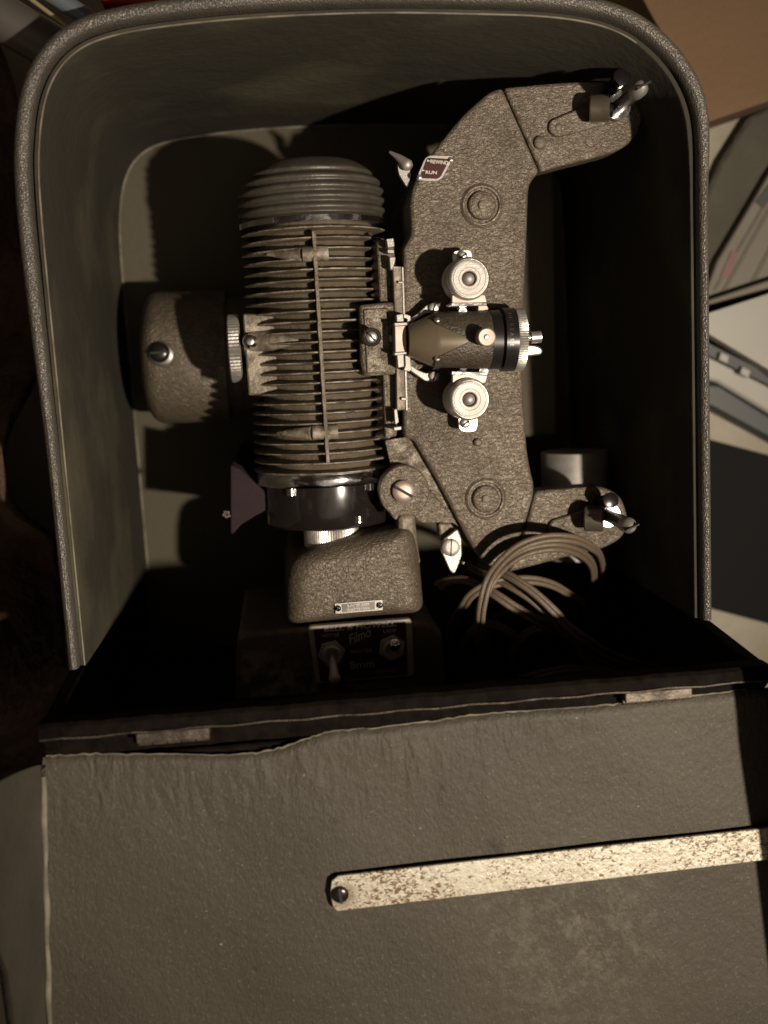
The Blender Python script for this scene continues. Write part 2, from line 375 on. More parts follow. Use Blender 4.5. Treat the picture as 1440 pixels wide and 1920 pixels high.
finish('outer_shell', sweep([(.0022, .10), (.0022, ZR - .004), (.0024, ZR - .0012), (.0031, ZR + .0002), (.0044, ZR + .0007), (.0056, ZR - .0001), (.0064, ZR - .0022), (.0068, ZR - .01), (.0068, -.004), (.0022, -.004)], lip=.42), M['cover'], case, 50)
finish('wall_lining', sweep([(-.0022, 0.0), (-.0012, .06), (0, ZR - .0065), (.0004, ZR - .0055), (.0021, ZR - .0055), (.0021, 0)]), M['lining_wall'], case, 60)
def along(off, z, r, n=6, name='worn_edge_line', m=None, a=0, b=None):
    bm = bmesh.new(); tube(bm, [Vector((p.x + q.x * off, p.y + q.y * off, z)) for p, q in list(zip(PATH, NRM))[a:b]], r, n)
    return finish(name, bm, m or M['piping'], case, 80)
along(.0006, ZR - .0054, .0004, b=next(i for i, p in enumerate(PATH) if p.x > .150 and p.y < .125))
along(-.0024, .0004, .0007)
# floor of the case, running under the leaning bottom wall
bm = bmesh.new()
fl = [(p.x + n.x * .002, p.y + n.y * .002) for p, n in zip(PATH, NRM)]
fl = fl + [(fl[-1][0], -.172), (fl[0][0], -.172)]
prism(bm, fl, -.003, 0); finish('floor_lining', bm, M['lining'], case)
# side wall stubs below the rim end and the bottom wall that leans outwards
xl, xr = w[0].x, w[-1].x
for sgn, x in ((-1, xl), (1, xr)):
    bm = bmesh.new(); x0, x1 = (x - .0065, x - .0005) if sgn < 0 else (x + .0005, x + .0065)
    prof = [(-.1217, -.004), (-.1217, ZR - .012), (-.1222, ZR - .008), (-.1262, ZT - .001), (-.1320, ZT - .001), (-.1418, ZT - .012), (-.1605, .2), (-.1765, -.004)]
    a = [bm.verts.new((x0, y, z)) for y, z in prof]; b = [bm.verts.new((x1, y, z)) for y, z in prof]
    bm.faces.new(a); bm.faces.new(b[::-1])
    for i in range(len(prof)): bm.faces.new((a[i], a[(i + 1) % len(prof)], b[(i + 1) % len(prof)], b[i]))
    finish('wall_foot', bm, M['edge'], case, bevel=.001)
bm = bmesh.new()
prof = [(-.170, -.004), (-.164, .10), (-.150, .20), (-.1345, ZT - .012), (-.1258, ZT - .010), (-.1255, ZT - .0012), (-.1268, ZT), (-.1305, ZT), (-.1315, ZT - .001), (-.1318, ZT - .007), (-.1405, ZT - .008), (-.1415, ZT - .012), (-.160, .2), (-.176, -.004)]
K = 60; rows = []
for i in range(K + 1):
    x = xl - .0067 + (xr - xl + .0134) * i / K
    j = .0004 * math.sin(i * .9) + .0003 * math.sin(i * 2.3)
    rows.append([bm.verts.new((x, y + j * .6, z + j * (.5 if z > .2 else 0))) for y, z in prof])
n_ = len(prof)
for A, B in zip(rows, rows[1:]):
    for k in range(n_): bm.faces.new((A[k], A[(k + 1) % n_], B[(k + 1) % n_], B[k]))
bm.faces.new(rows[0]); bm.faces.new(rows[-1][::-1])
finish('hinge_rail', bm, M['edge'], case, 30)
bm = bmesh.new(); tube(bm, [Vector((xl - .0064 + (xr - xl + .0128) * k / 40, -.1311 + .0003 * math.sin(k * 1.7), ZT + .0001)) for k in range(41)], .00035, 6)
finish('worn_edge_line', bm, M['hinge'], case, 80)
for u0, v0, u1, v1 in ((256, 1356, 392, 1346), (1166, 1284, 1290, 1271)):
    a = P(u0, v0, ZT - .004); b = P(u1, v1, ZT - .004); L_ = b.x - a.x; yc = -.1345
    bm = bmesh.new(); box(bm, Vector(((a.x + b.x) / 2, -.1335, ZT - .0035)), L_, .0040, .0075)
    hg = finish('hinge', bm, M['hinge'], case, bevel=.0004)
    for k in range(5):
        bm = bmesh.new(); x = a.x + L_ * (k + .04) / 5
        lathe(bm, Vector((x, -.1362, ZT - .0048)), Vector((1, 0, 0)), [(0, .0016), (L_ / 5 * .88, .0016)], 14)
        finish('knuckle', bm, M['hinge'], hg)
plate('lit_strip_block', [(900, 300), (1040, 300), (1046, 817), (900, 822)], .044, .0435, M['lining'], case, bevel=.002)  # added low block that catches the lit strip beside the projector
# ------------------------------------------------------------------ the door, folded right out
ZD = .245
top_px = [(20, 1455), (45, 1432), (75, 1421), (110, 1417), (180, 1414), (250, 1415), (330, 1416), (430, 1417), (480, 1413), (530, 1402), (575, 1385), (610, 1374), (660, 1369), (720, 1364), (800, 1354), (860, 1345),
          (925, 1338), (1000, 1334), (1080, 1327), (1150, 1321), (1215, 1312), (1290, 1305), (1360, 1298), (1400, 1294), (1470, 1286), (1540, 1280)]
door = finish('door', (lambda b: (prism(b, [(xl - .010, -.1425), (xr + .020, -.1425), (xr + .036, -.36), (xl - .018, -.36)], ZD - .012, ZD - .003), b)[1])(bmesh.new()), M['edge'], case, bevel=.001)
bm = bmesh.new()
T = []
for (u, v), (u2, v2) in zip(top_px, top_px[1:]):
    for k in range(6):
        t = k / 6; T.append(P(u + (u2 - u) * t, v + (v2 - v) * t + random.uniform(-1.6, 1.6), ZD))
T.append(P(*top_px[-1], ZD))
XL0 = [P(80, 1450, ZD).x, P(86, 1905, ZD).x]
rows = []; NR = 46
crease = lambda y: XL0[0] + (XL0[1] - XL0[0]) * ((-.15 - y) / .11)
for k in range(NR + 1):
    row = []
    for i, p in enumerate(T):
        t = k / NR
        x = max(p.x, crease(-.15)); y = p.y + (-.352 - p.y) * t
        xc = crease(y)
        x = xc + (x - crease(-.15)) * (1 + .05 * t)
        z = ZD + .0005 * math.sin(x * 90 + y * 30) * math.sin(y * 60)
        row.append(bm.verts.new((x, y, z)))
    rows.append(row)
for A, B in zip(rows, rows[1:]):
    for i in range(len(A) - 1):
        if (A[i].co - A[i + 1].co).length > 1e-6: bm.faces.new((A[i], A[i + 1], B[i + 1], B[i]))
o = finish('door_lining', bm, M['door'], door, 80); s_ = o.modifiers.new('s', 'SOLIDIFY'); s_.thickness = .0011; s_.offset = -1
# torn pale edge of the lining
bm = bmesh.new(); tube(bm, [Vector((p.x, p.y + .0001, ZD - .0002)) for p in T[14:-12]], [.00018 + .00028 * random.random() for _ in T[14:-12]], 5)
finish('torn_edge', bm, M['piping'], door, 80)
# left side wall of the door, rising from the crease
bm = bmesh.new(); rows = []
wl = [(1428, .018), (1440, .044), (1480, .056), (1600, .050), (1700, .044), (1800, .030), (1920, .022), (2100, .02)]
ys = [P(80, v, ZD).y for v, _ in wl]
yt = P(0, 1486, .30).y + .143
for k in range(61):
    y = -.143 + (-.352 + .143) * k / 60
    h = .055 if y > -.19 else np.interp(-y, [-q for q in ys], [q[1] for q in wl])
    xc = crease(y); row = []
    for j in range(9):
        a = j / 8
        row.append(bm.verts.new((xc - .0002 - .006 * (1 - (1 - a) ** 2), y + yt * a, ZD - .0008 + h * a ** 1.15)))
    for j in range(8, -1, -1):
        a = j / 8; row.append(bm.verts.new((xc - .0040 - .006 * (1 - (1 - a) ** 2), y + yt * a, ZD - .003 + h * a ** 1.15)))
    rows.append(row)
for A, B in zip(rows, rows[1:]):
    for i in range(len(A) - 1): bm.faces.new((A[i], A[i + 1], B[i + 1], B[i]))
bm.faces.new(rows[0]); bm.faces.new(rows[-1])
finish('side_wall', bm, M['door_wall'], door, 80)
bm = bmesh.new(); tube(bm, [Vector((crease(-.147 - .2 * k / 60) + .0002 * math.sin(k * .9), -.147 - .2 * k / 60, ZD + .0004)) for k in range(61)], [.0009 + .0004 * abs(math.sin(k * .31)) for k in range(61)], 7)
finish('worn_crease', bm, M['piping'], door, 80)
# right side wall (outside the picture; shades the right of the lining)
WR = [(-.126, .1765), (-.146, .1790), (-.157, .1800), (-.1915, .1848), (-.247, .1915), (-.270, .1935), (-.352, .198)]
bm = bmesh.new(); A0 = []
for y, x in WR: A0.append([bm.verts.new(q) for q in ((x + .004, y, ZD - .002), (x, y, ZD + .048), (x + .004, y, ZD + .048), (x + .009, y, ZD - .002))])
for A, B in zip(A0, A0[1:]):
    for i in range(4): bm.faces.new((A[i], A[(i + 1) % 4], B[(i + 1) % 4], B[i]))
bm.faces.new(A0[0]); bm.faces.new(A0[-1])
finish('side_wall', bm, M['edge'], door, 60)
# steel bar screwed on the lining
bp = [(622, 1652), (634, 1643), (1500, 1546), (1510, 1604), (632, 1709), (624, 1700), (619, 1676)]
plate('retaining_bar', bp, ZD + .0042, .0014, M['rusty'], door, r=3, bevel=.0003)
bm = bmesh.new(); prism(bm, pp([(640, 1652), (1500, 1556), (1506, 1596), (640, 1700)], ZD + .0028), ZD + .0002, ZD + .0028); finish('bar_spacer', bm, M['slot'], door)
slotted('bar_screw', 638, 1679, ZD + .0056, 17, .0016, M['screw'], door, 95)

# ================================================================== THE PROJECTOR
prj = empty('film_projector', (.04, -.02, 0), 'brown hammered metal film projector with finned lamp house lying in the case', 'projector')
ZP = .150
body_px = [(757, 466), (772, 440), (768, 362), (800, 300), (868, 215), (918, 172), (942, 164), (1012, 322), (992, 345),
           (986, 500), (978, 620), (982, 760), (990, 860), (1004, 918), (985, 985), (952, 1070), (915, 1062), (893, 1038), (860, 978), (820, 902), (776, 826), (757, 820)]
plate('body_casting', body_px, ZP, .084, M['paint'], prj, r=[0, 14, 30, 30, 40, 30, 0, 0, 26, 60, 60, 60, 40, 20, 0, 0, 22, 22, 0, 0, 6, 0], bevel=.0016, seg=3)
arm1 = plate('reel_arm', [(944, 164), (1060, 153), (1140, 152), (1172, 156), (1193, 171), (1205, 194), (1206, 225), (1196, 252), (1176, 273), (1146, 288), (1014, 322)], ZP - .0007, .014, M['paint'], prj, r=[0, 60, 20, 16, 14, 14, 14, 14, 14, 20, 0], bevel=.0016, seg=3)
arm2 = plate('reel_arm', [(1004, 921), (1060, 916), (1128, 911), (1166, 930), (1180, 976), (1168, 1010), (1128, 1031), (1082, 1040), (954, 1074), (987, 985)], ZP - .0009, .014, M['paint'], prj, r=[0, 30, 30, 34, 34, 30, 20, 30, 0, 0], bevel=.0016, seg=3)
# raised pads, rivets and round bosses
def capsule(u0, v0, r0, u1, v1, r1):
    a = math.atan2(v1 - v0, u1 - u0); o = []
    for k in range(13): t = a + math.pi / 2 + math.pi * k / 12; o.append((u0 + r0 * math.cos(t), v0 + r0 * math.sin(t)))
    for k in range(13): t = a - math.pi / 2 + math.pi * k / 12; o.append((u1 + r1 * math.cos(t), v1 + r1 * math.sin(t)))
    return o
plate('arm_pad', capsule(1048, 238, 18, 1140, 207, 24), ZP + .0018, .003, M['paint'], arm1, bevel=.0007)
plate('arm_pad', capsule(1046, 990, 16, 1138, 968, 24), ZP + .0018, .003, M['paint'], arm2, bevel=.0007)
for (u, v, r, par) in ((1014, 266, 12, arm1), (1048, 238, 8, arm1), (897, 830, 8, prj), (1062, 984, 8, arm2)):
    disc('rivet', u, v, ZP + (.0016 if r != 8 else .0024), r, .002, M['paint_plain'], par, prof=lambda r, h: [(0, r), (h * .5, r), (h * .85, r * .8), (h, r * .4), (h, 0)])
for u, v in ((905, 384), (912, 936)):
    b = disc('round_boss', u, v, ZP + .0026, 34, .0040, M['paint'], prj, prof=lambda r, h: [(0, r * 1.22), (.0014, r * 1.2), (.0026, r * 1.02), (.0024, r * .95), (.0008, r * .90), (.0008, r * .80), (.0034, r * .74), (.0038, r * .66), (.0038, 0)])
    disc('rivet', u, v, ZP + .0036, 8, .001, M['paint_plain'], b, prof=lambda r, h: [(0, r), (h * .8, r), (h, r * .6), (h, 0)])
# thin lever web and pivot disc behind the lamp house
plate('pivot_web', [(722, 826), (772, 818), (860, 980), (884, 1012), (876, 1000), (850, 980), (790, 979), (770, 960), (735, 880)], ZP - .005, .016, M['paint'], prj, r=4, bevel=.001)
pd = plate('pivot_disc', [(758 + 47 * math.cos(math.radians(a)), 922 + 49 * math.sin(math.radians(a))) for a in range(-235, 56, 6)] + [(779, 971), (776, 967), (748, 967), (744, 975), (738, 973)], ZP + .004, .010, M['paint'], prj, bevel=.0008)
slotted('pivot_screw', 757, 922, ZP + .0072, 21, .003, M['copper'], pd, -33, dome=.12, sw=.13)
bm = bmesh.new(); lathe(bm, P(716, 922, ZP - .006), Vector((1, 0, 0)), [(-.0012, .0062), (.003, .0062)], 28); finish('pivot_washer', bm, M['chrome'], pd)
plate('support_neck', [(747, 965), (779, 965), (782, 1010), (790, 1060), (720, 1060), (748, 1003)], ZP - .004, .02, M['paint_plain'], prj, bevel=.002)
# -------- base block, pan, name plates
def soft_block(px, z0, z1, rr, name, m, parent, lift=None):
    """block with strongly rounded shoulders: stacked insets of the outline"""
    bm = bmesh.new(); pts = pp(round_poly(px, rr, 8), z1); c = sum(pts, Vector()) / len(pts); rings = []
    h = z1 - z0; R_ = .011
    for k in range(10):
        a = math.pi / 2 * k / 9
        ins = R_ * (1 - math.cos(a)); z = z1 - R_ + R_ * math.sin(a)
        rings.append([(q + (c - q).normalized() * ins, z) for q in pts])
    rings.insert(0, [(q, z0) for q in pts])
    vr = [[bm.verts.new((q.x, q.y, z)) for q, z in r] for r in rings]
    for A, B in zip(vr, vr[1:]):
        for i in range(len(A)): bm.faces.new((A[i], A[(i + 1) % len(A)], B[(i + 1) % len(B)], B[i]))
    bm.faces.new(vr[-1]); bm.faces.new(vr[0][::-1])
    return finish(name, bm, m, parent, 50)
base = soft_block([(546, 1052), (610, 1026), (700, 1004), (778, 990), (790, 1040), (800, 1156), (700, 1164), (536, 1180), (536, 1100)], .05, ZP + .003, [44, 40, 40, 30, 30, 24, 10, 24, 40], 'base_block', M['paint'], prj)
pan = plate('base_pan', [(445, 1190), (560, 1178), (790, 1166), (828, 1180), (838, 1290), (440, 1318)], ZP - .001, .10, M['paint_plain'], prj, r=14, bevel=.003, seg=3)
ZN = ZP + .0044
cp = plate('control_panel', [(577, 1175), (772, 1160), (777, 1268), (592, 1282)], ZN, .004, M['panel'], prj, r=9, bevel=.0004)
plate('enamel_field', [(588, 1180), (761, 1166), (765, 1265), (601, 1278)], ZN + .00025, .0005, M['maroon_dark'], cp, r=3, bevel=0)
zt = ZN + .00035
text('BELL & HOWELL', (608, 1185), (743, 1174), zt, 10.5, M['letter'], cp, off=.035)
text('MOTOR', (603, 1196), (637, 1193), zt, 6.5, M['letter'], cp)
text('LAMP', (719, 1187), (744, 1185), zt, 6.5, M['letter'], cp)
text('Filmo', (656, 1210), (698, 1192), zt, 20, M['letter'], cp, shear=.5, off=.004)
text('MASTER', (657, 1225), (699, 1222), zt, 6.5, M['letter_faint'], cp, off=.01)
text('8mm', (656, 1255), (703, 1250), zt, 15, M['letter_faint'], cp, off=.01)
text('CHICAGO', (690, 1263), (740, 1259), zt, 4.5, M['letter_faint'], cp)
lp = plate('lamp_rating_plate', [(627, 1131.5), (718, 1124), (718, 1144.5), (629, 1151.5)], ZP + .0040, .002, M['satin'], prj, r=1.5, bevel=.0002)
plate('enamel_field', [(641, 1133), (703, 1128), (703, 1143), (642, 1148)], ZP + .0042, .0004, M['gunmetal'], lp, bevel=0)
text('LAMP 500', (652, 1138.5), (692, 1135), ZP + .0043, 5.5, M['satin'], lp, off=.02)
text('WATTS MAX', (650, 1146.5), (694, 1142.5), ZP + .0043, 5.5, M['satin'], lp, off=.02)
for u, v in ((634, 1141), (712, 1135)): slotted('plate_rivet', u, v, ZP + .0047, 6, .0005, M['chrome'], lp, 40)
for u, v, hexa, tip in ((622, 1226, 10, (622, 1255)), (735, 1216, 20, None)):
    c = P(u, v, ZN + .0015); r = 27 * S(ZN)
    bm = bmesh.new(); prism(bm, [(c.x + r * math.cos(math.radians(hexa + 60 * k)), c.y + r * math.sin(math.radians(hexa + 60 * k))) for k in range(6)], ZN, ZN + .0018)
    sw = finish('toggle_switch', bm, M['panel'], cp, bevel=.0004)
    bm = bmesh.new(); q = 19 * S(ZN)
    lathe(bm, Vector((c.x, c.y, ZN + .0018)), Z, [(0, q), (.0028, q), (.0034, q * .9), (.0034, q * .66), (.0012, q * .6), (.0012, 0)], 32)
    finish('switch_bushing', bm, M['panel'], sw)
    bm = bmesh.new(); p0 = Vector((c.x, c.y, ZN + .002))
    d = Vector((.02, -.62, .75)) if tip else Vector((.05, .40, .85))
    Lh = .0145 if tip else .0115
    lathe(bm, p0, d, [(0, .0014), (Lh * .25, .0015), (Lh * .7, .0021), (Lh * .9, .0027), (Lh, .0026), (Lh + .0012, .0016), (Lh + .0015, 0)], 20)
    finish('toggle_lever', bm, M['chrome'] if not tip else M['panel'], sw, 60)
# -------- lamp house: axis along the case
ZA = .116
a0 = P(588, 420, ZA + .01); a1 = P(614, 880, ZA + .01); a0.z = a1.z = ZA
AX = (a1 - a0).normalized(); LL = (a1 - a0).length
RF, RB = .0338, .0272
prof = [(0, 0), (0, RB), (.0002, RF * .985)]
nf = 25; pitch = LL / nf
for k in range(nf):
    t = pitch * (k + .25); fr = RF * (1 + .004 * math.sin(k * 1.3))
    if k >= nf - 3: fr *= 1.02
    prof += [(t, RB), (t + pitch * .36, RB + .0008), (t + pitch * .50, fr - .0006), (t + pitch * .56, fr), (t + pitch * .66, fr), (t + pitch * .72, fr - .0006), (t + pitch * .84, RB + .0006)]
prof += [(LL, RB), (LL, 0)]
bm = bmesh.new(); lathe(bm, a0, AX, prof, 96)
for v in bm.verts:
    q = v.co - a0; q -= AX * q.dot(AX)
    if q.length > RF * .97:
        h_ = math.sin(v.co.x * 1900 + v.co.y * 3100) * math.sin(v.co.z * 2300 + v.co.y * 700)
        v.co += AX * h_ * .00010 - q.normalized() * (.0007 if h_ > .93 else .00008 * h_)
lh = finish('lamp_house', bm, M['paint_plain'], prj, 30)
# cap with rounded ridges
bm = bmesh.new(); cpf = [(0.0, RB)]
R0 = RF * 1.015; HC = .0262
for k in range(60):
    t = k / 59
    env = R0 * (1 - .02 * t) if t < .35 else R0 * (.993 - .32 * ((t - .35) / .65) ** 2.6)
    rp_ = 0
    if t < .86: rp_ = -.0017 * (.5 - .5 * math.cos(2 * math.pi * (t / .86) * 5)) ** 1.5
    cpf.append((t * HC, env + rp_))
cpf += [(HC + .0012, R0 * .60), (HC + .002, R0 * .4), (HC + .0022, 0)]
lathe(bm, a0 - AX * .0006, -AX, cpf, 96)
finish('lamp_house_cap', bm, M['cap'], prj, 60)
bm = bmesh.new(); lathe(bm, a0 - AX * .0012, AX, [(0, R0 * .95), (.0, R0 * 1.004), (.0024, R0 * 1.004), (.0024, R0 * .95)], 96)
finish('chrome_band', bm, M['chrome'], prj, 30)
UPW = Z.copy(); SD = AX.cross(Z).normalized()       # SD points to -x or +x
if SD.x < 0: SD = -SD
def lamp_pt(t, ang):      # ang from the top (towards +x), on the fin radius
    return a0 + AX * t + (UPW * math.cos(ang) + SD * math.sin(ang)) * RF
# long ridge on the top
bm = bmesh.new()
q0 = P(588, 432, ZA + RF + .001); q1 = P(615, 868, ZA + RF + .001)
n_ = 30; prevr = None
for k in range(n_ + 1):
    t = k / n_; c = q0.lerp(q1, t); hw = .00085 * (1 + .15 * math.sin(k * 2.1))
    row = [bm.verts.new((c.x - hw, c.y, ZA + RF - .007)), bm.verts.new((c.x - hw, c.y, ZA + RF + .0012)), bm.verts.new((c.x + hw, c.y, ZA + RF + .0012)), bm.verts.new((c.x + hw, c.y, ZA + RF - .007))]
    if prevr:
        for i in range(4): bm.faces.new((prevr[i], prevr[(i + 1) % 4], row[(i + 1) % 4], row[i]))
    else: bm.faces.new(row)
    prevr = row
bm.faces.new(prevr[::-1]); finish('centre_rib', bm, M['paint_plain'], lh, bevel=.0003)
for u, v in ((591, 477), (610, 812)):
    bm = bmesh.new(); c = P(u - 26, v, ZA + RF - .002); lathe(bm, c, Vector((1, 0, 0)), [(0, 0), (0, .0026), (.0005, .0033), (.0118, .0033), (.0118, 0)], 24)
    bb = finish('screw_boss', bm, M['paint_plain'], lh)
    bm = bmesh.new(); e = P(u - 90, v, ZA + RF - .009); lathe(bm, e, (c - e), [(0, .0006), ((c - e).length * .5, .0022), ((c - e).length, .0031)], 20); finish('boss_fairing', bm, M['paint_plain'], bb)
# left mounting with its bolt, web and knurled wheel
plate('side_mount', [(455, 588), (520, 590), (520, 736), (466, 742)], ZA + .0178, .02, M['paint_plain'], lh, r=5, bevel=.0012)
bm = bmesh.new(); lathe(bm, P(466, 640, ZA + .0145), P(572, 640, ZA + .0300) - P(466, 640, ZA + .0145), [(0, 0), (0, .0050), (.012, .0044), (.026, .0012), (.027, 0)], 24)
finish('mount_web', bm, M['paint_plain'], lh)
slotted('mount_bolt', 469, 640, ZA + .0235, 14, .004, M['chrome'], lh, 0, dome=.9, slot=False)
bm = bmesh.new(); c = P(430, 654, .119); lathe(bm, c, Vector((1, .0, .0)), [(0, 0), (0, .0150), (.0006, .0158), (.0052, .0158), (.0058, .0150), (.0058, 0)], 120, 1, .00035)
finish('knurled_wheel', bm, M['nickel'], prj, 20)
bm = bmesh.new(); c2 = P(452, 654, .100); lathe(bm, c2, Vector((1, 0, 0)), [(0, .010), (.010, .010)], 30); finish('wheel_hub', bm, M['gunmetal'], prj)
# right front: flange, square housing with black knob
fl_ = plate('lamp_flange', [(706, 452), (738, 450), (746, 560), (750, 700), (744, 818), (722, 822), (718, 700), (712, 560)], ZP - .005, .045, M['paint'], prj, r=5, bevel=.0012)
bm = bmesh.new(); A_ = [P(698, 450, .138), P(722, 450, .1452), P(726, 452, .1445), P(726, 452, .11), P(696, 450, .11)]
B_ = [P(706, 826, .138), P(728, 822, .1452), P(732, 820, .1445), P(732, 820, .11), P(706, 826, .11)]
rr_ = []
for k in range(61):
    t = k / 60; row = []
    for i, (a, b) in enumerate(zip(A_, B_)):
        q = a.lerp(b, t)
        if i in (0, 4): q.x += .0014 * math.sin(k / 60 * LL / pitch * math.pi * 2 * .85)
        row.append(bm.verts.new(q))
    rr_.append(row)
for A, B in zip(rr_, rr_[1:]):
    for i in range(5): bm.faces.new((A[i], A[(i + 1) % 5], B[(i + 1) % 5], B[i]))
bm.faces.new(rr_[0]); bm.faces.new(rr_[-1][::-1]); finish('flange_slope', bm, M['paint_plain'], fl_, 40)
plate('gate_plate', [(736, 498), (757, 500), (762, 640), (764, 768), (744, 770), (742, 640)], ZP + .0016, .02, M['paint_plain'], fl_, r=3, bevel=.0006)
plate('gate_edge', [(753, 500), (757, 501), (765, 770), (761, 770)], ZP + .0022, .001, M['satin'], fl_, bevel=.0002)
bx = plate('knob_housing', [(674, 572), (738, 566), (750, 600), (750, 688), (742, 702), (683, 706), (676, 680)], ZP + .0005, .03, M['paint'], prj, r=6, bevel=.0012)
plate('housing_inset', [(681, 580), (728, 577), (733, 697), (688, 700)], ZP + .0015, .002, M['paint'], bx, r=3, bevel=.0005)
kb = disc('housing_knob', 697, 632, ZP + .0125, 18, .010, M['black'], prj, prof=lambda r, h: [(0, r * .8), (.001, r * .9), (h * .9, r), (h, r * .93), (h, r * .68), (h - .001, r * .62), (h - .001, 0)])
slotted('knob_screw', 697, 632, ZP + .0128, 10.5, .0016, M['nickel'], kb, -50)
# small chrome latches along the gate
def chip(name, px, z, th, m, par, r=2): return plate(name, px, z, th, m, par, r=r, bevel=.0004)
for px in ([(724, 448), (738, 446), (740, 462), (727, 465)], [(726, 468), (739, 468), (739, 475), (727, 475)], [(730, 482), (742, 482), (741, 490), (736, 506), (732, 506)], [(746, 527), (757, 527), (757, 532), (746, 532)],
           [(739, 768), (744, 766), (748, 792), (741, 796)], [(738, 801), (753, 799), (753, 806), (739, 808)], [(752, 745), (763, 745), (763, 751), (752, 751)], [(729, 628), (738, 630), (739, 641), (731, 641)]):
    chip('small_fitting', px, ZP + .0035, .006, M['satin'], fl_)
gl = chip('gate_latch', [(740, 611), (762, 610), (763, 661), (741, 662)], ZP + .0130, .012, M['copper'], prj)
for px, z_ in (([(743, 590), (756, 588), (758, 608), (744, 609)], .009), ([(757, 588), (770, 592), (770, 600), (766, 614), (763, 612), (764, 598), (757, 596)], .0085),
               ([(744, 664), (757, 664), (758, 688), (746, 690)], .009), ([(759, 666), (769, 666), (771, 688), (773, 692), (768, 697), (757, 695), (758, 690), (760, 686)], .0085),
               ([(739, 661), (764, 659), (764, 664), (740, 667)], .0122), ([(739, 605), (764, 604), (764, 610), (740, 612)], .0122)):
    chip('latch_clip', px, ZP + z_ + .0018, .008, M['satin'], gl)
# bottom of the lamp house: ring, black drum, knurled knob
bm = bmesh.new(); lathe(bm, a1, AX, [(0, 0), (0, .0332), (.0018, .0338), (.0045, .0338), (.0060, .0332), (.0060, 0)], 72)
finish('bottom_ring', bm, M['chrome'], prj, 30)
bm = bmesh.new(); lathe(bm, a1 + AX * .006, AX, [(0, 0), (0, .0300), (.0185, .0305), (.0200, .0298), (.0205, .027), (.0205, 0)], 72)
dr = finish('resistor_drum', bm, M['black'], prj, 40)
bm = bmesh.new(); lathe(bm, a1 + AX * .0265, AX, [(0, 0), (0, .0125), (.0006, .0132), (.0088, .0132), (.0094, .0125), (.0094, 0)], 140, 1, .0003)
bmesh.ops.translate(bm, verts=bm.verts, vec=(0.0002, 0, .013))
finish('knurled_knob', bm, M['nickel'], prj, 20)
for ang, t in ((-.62, .0075), (.66, .0072), (.42, .0215)):
    bm = bmesh.new(); c = a1 + AX * t + (UPW * math.cos(ang) + SD * math.sin(ang)) * .0305
    lathe(bm, c - AX * .0012, AX, [(0, .0022), (.0032, .0022), (.0036, .0014)], 18); finish('small_fitting', bm, M['chrome'], dr)
# -------- motor housing at the back (axis across the case)
ZM = .042
mb = P(268, 672, ZM + .012); mb.z = ZM
bm = bmesh.new(); rm = .0350; mp_ = [(0, 0), (0, rm * .60)]
for k in range(9):
    a = math.pi / 2 * k / 8; mp_.append((.0095 * (1 - math.cos(a)), rm * (.62 + .38 * math.sin(a))))
mp_ += [(.040, rm), (.044, rm * .985), (.044, rm * .9), (.060, rm * .9), (.060, 0)]
lathe(bm, mb, Vector((1, -.03, 0)), mp_, 80)
mh = finish('motor_housing', bm, M['paint'], prj, 40)
slotted('housing_screw', 302, 664, ZM + rm + .0010, 23, .002, M['gunmetal'], mh, 0, dome=.05, slot=False)
slotted('motor_screw', 299, 661, ZM + rm + .0030, 18, .003, M['screw'], mh, 0, sw=.1)
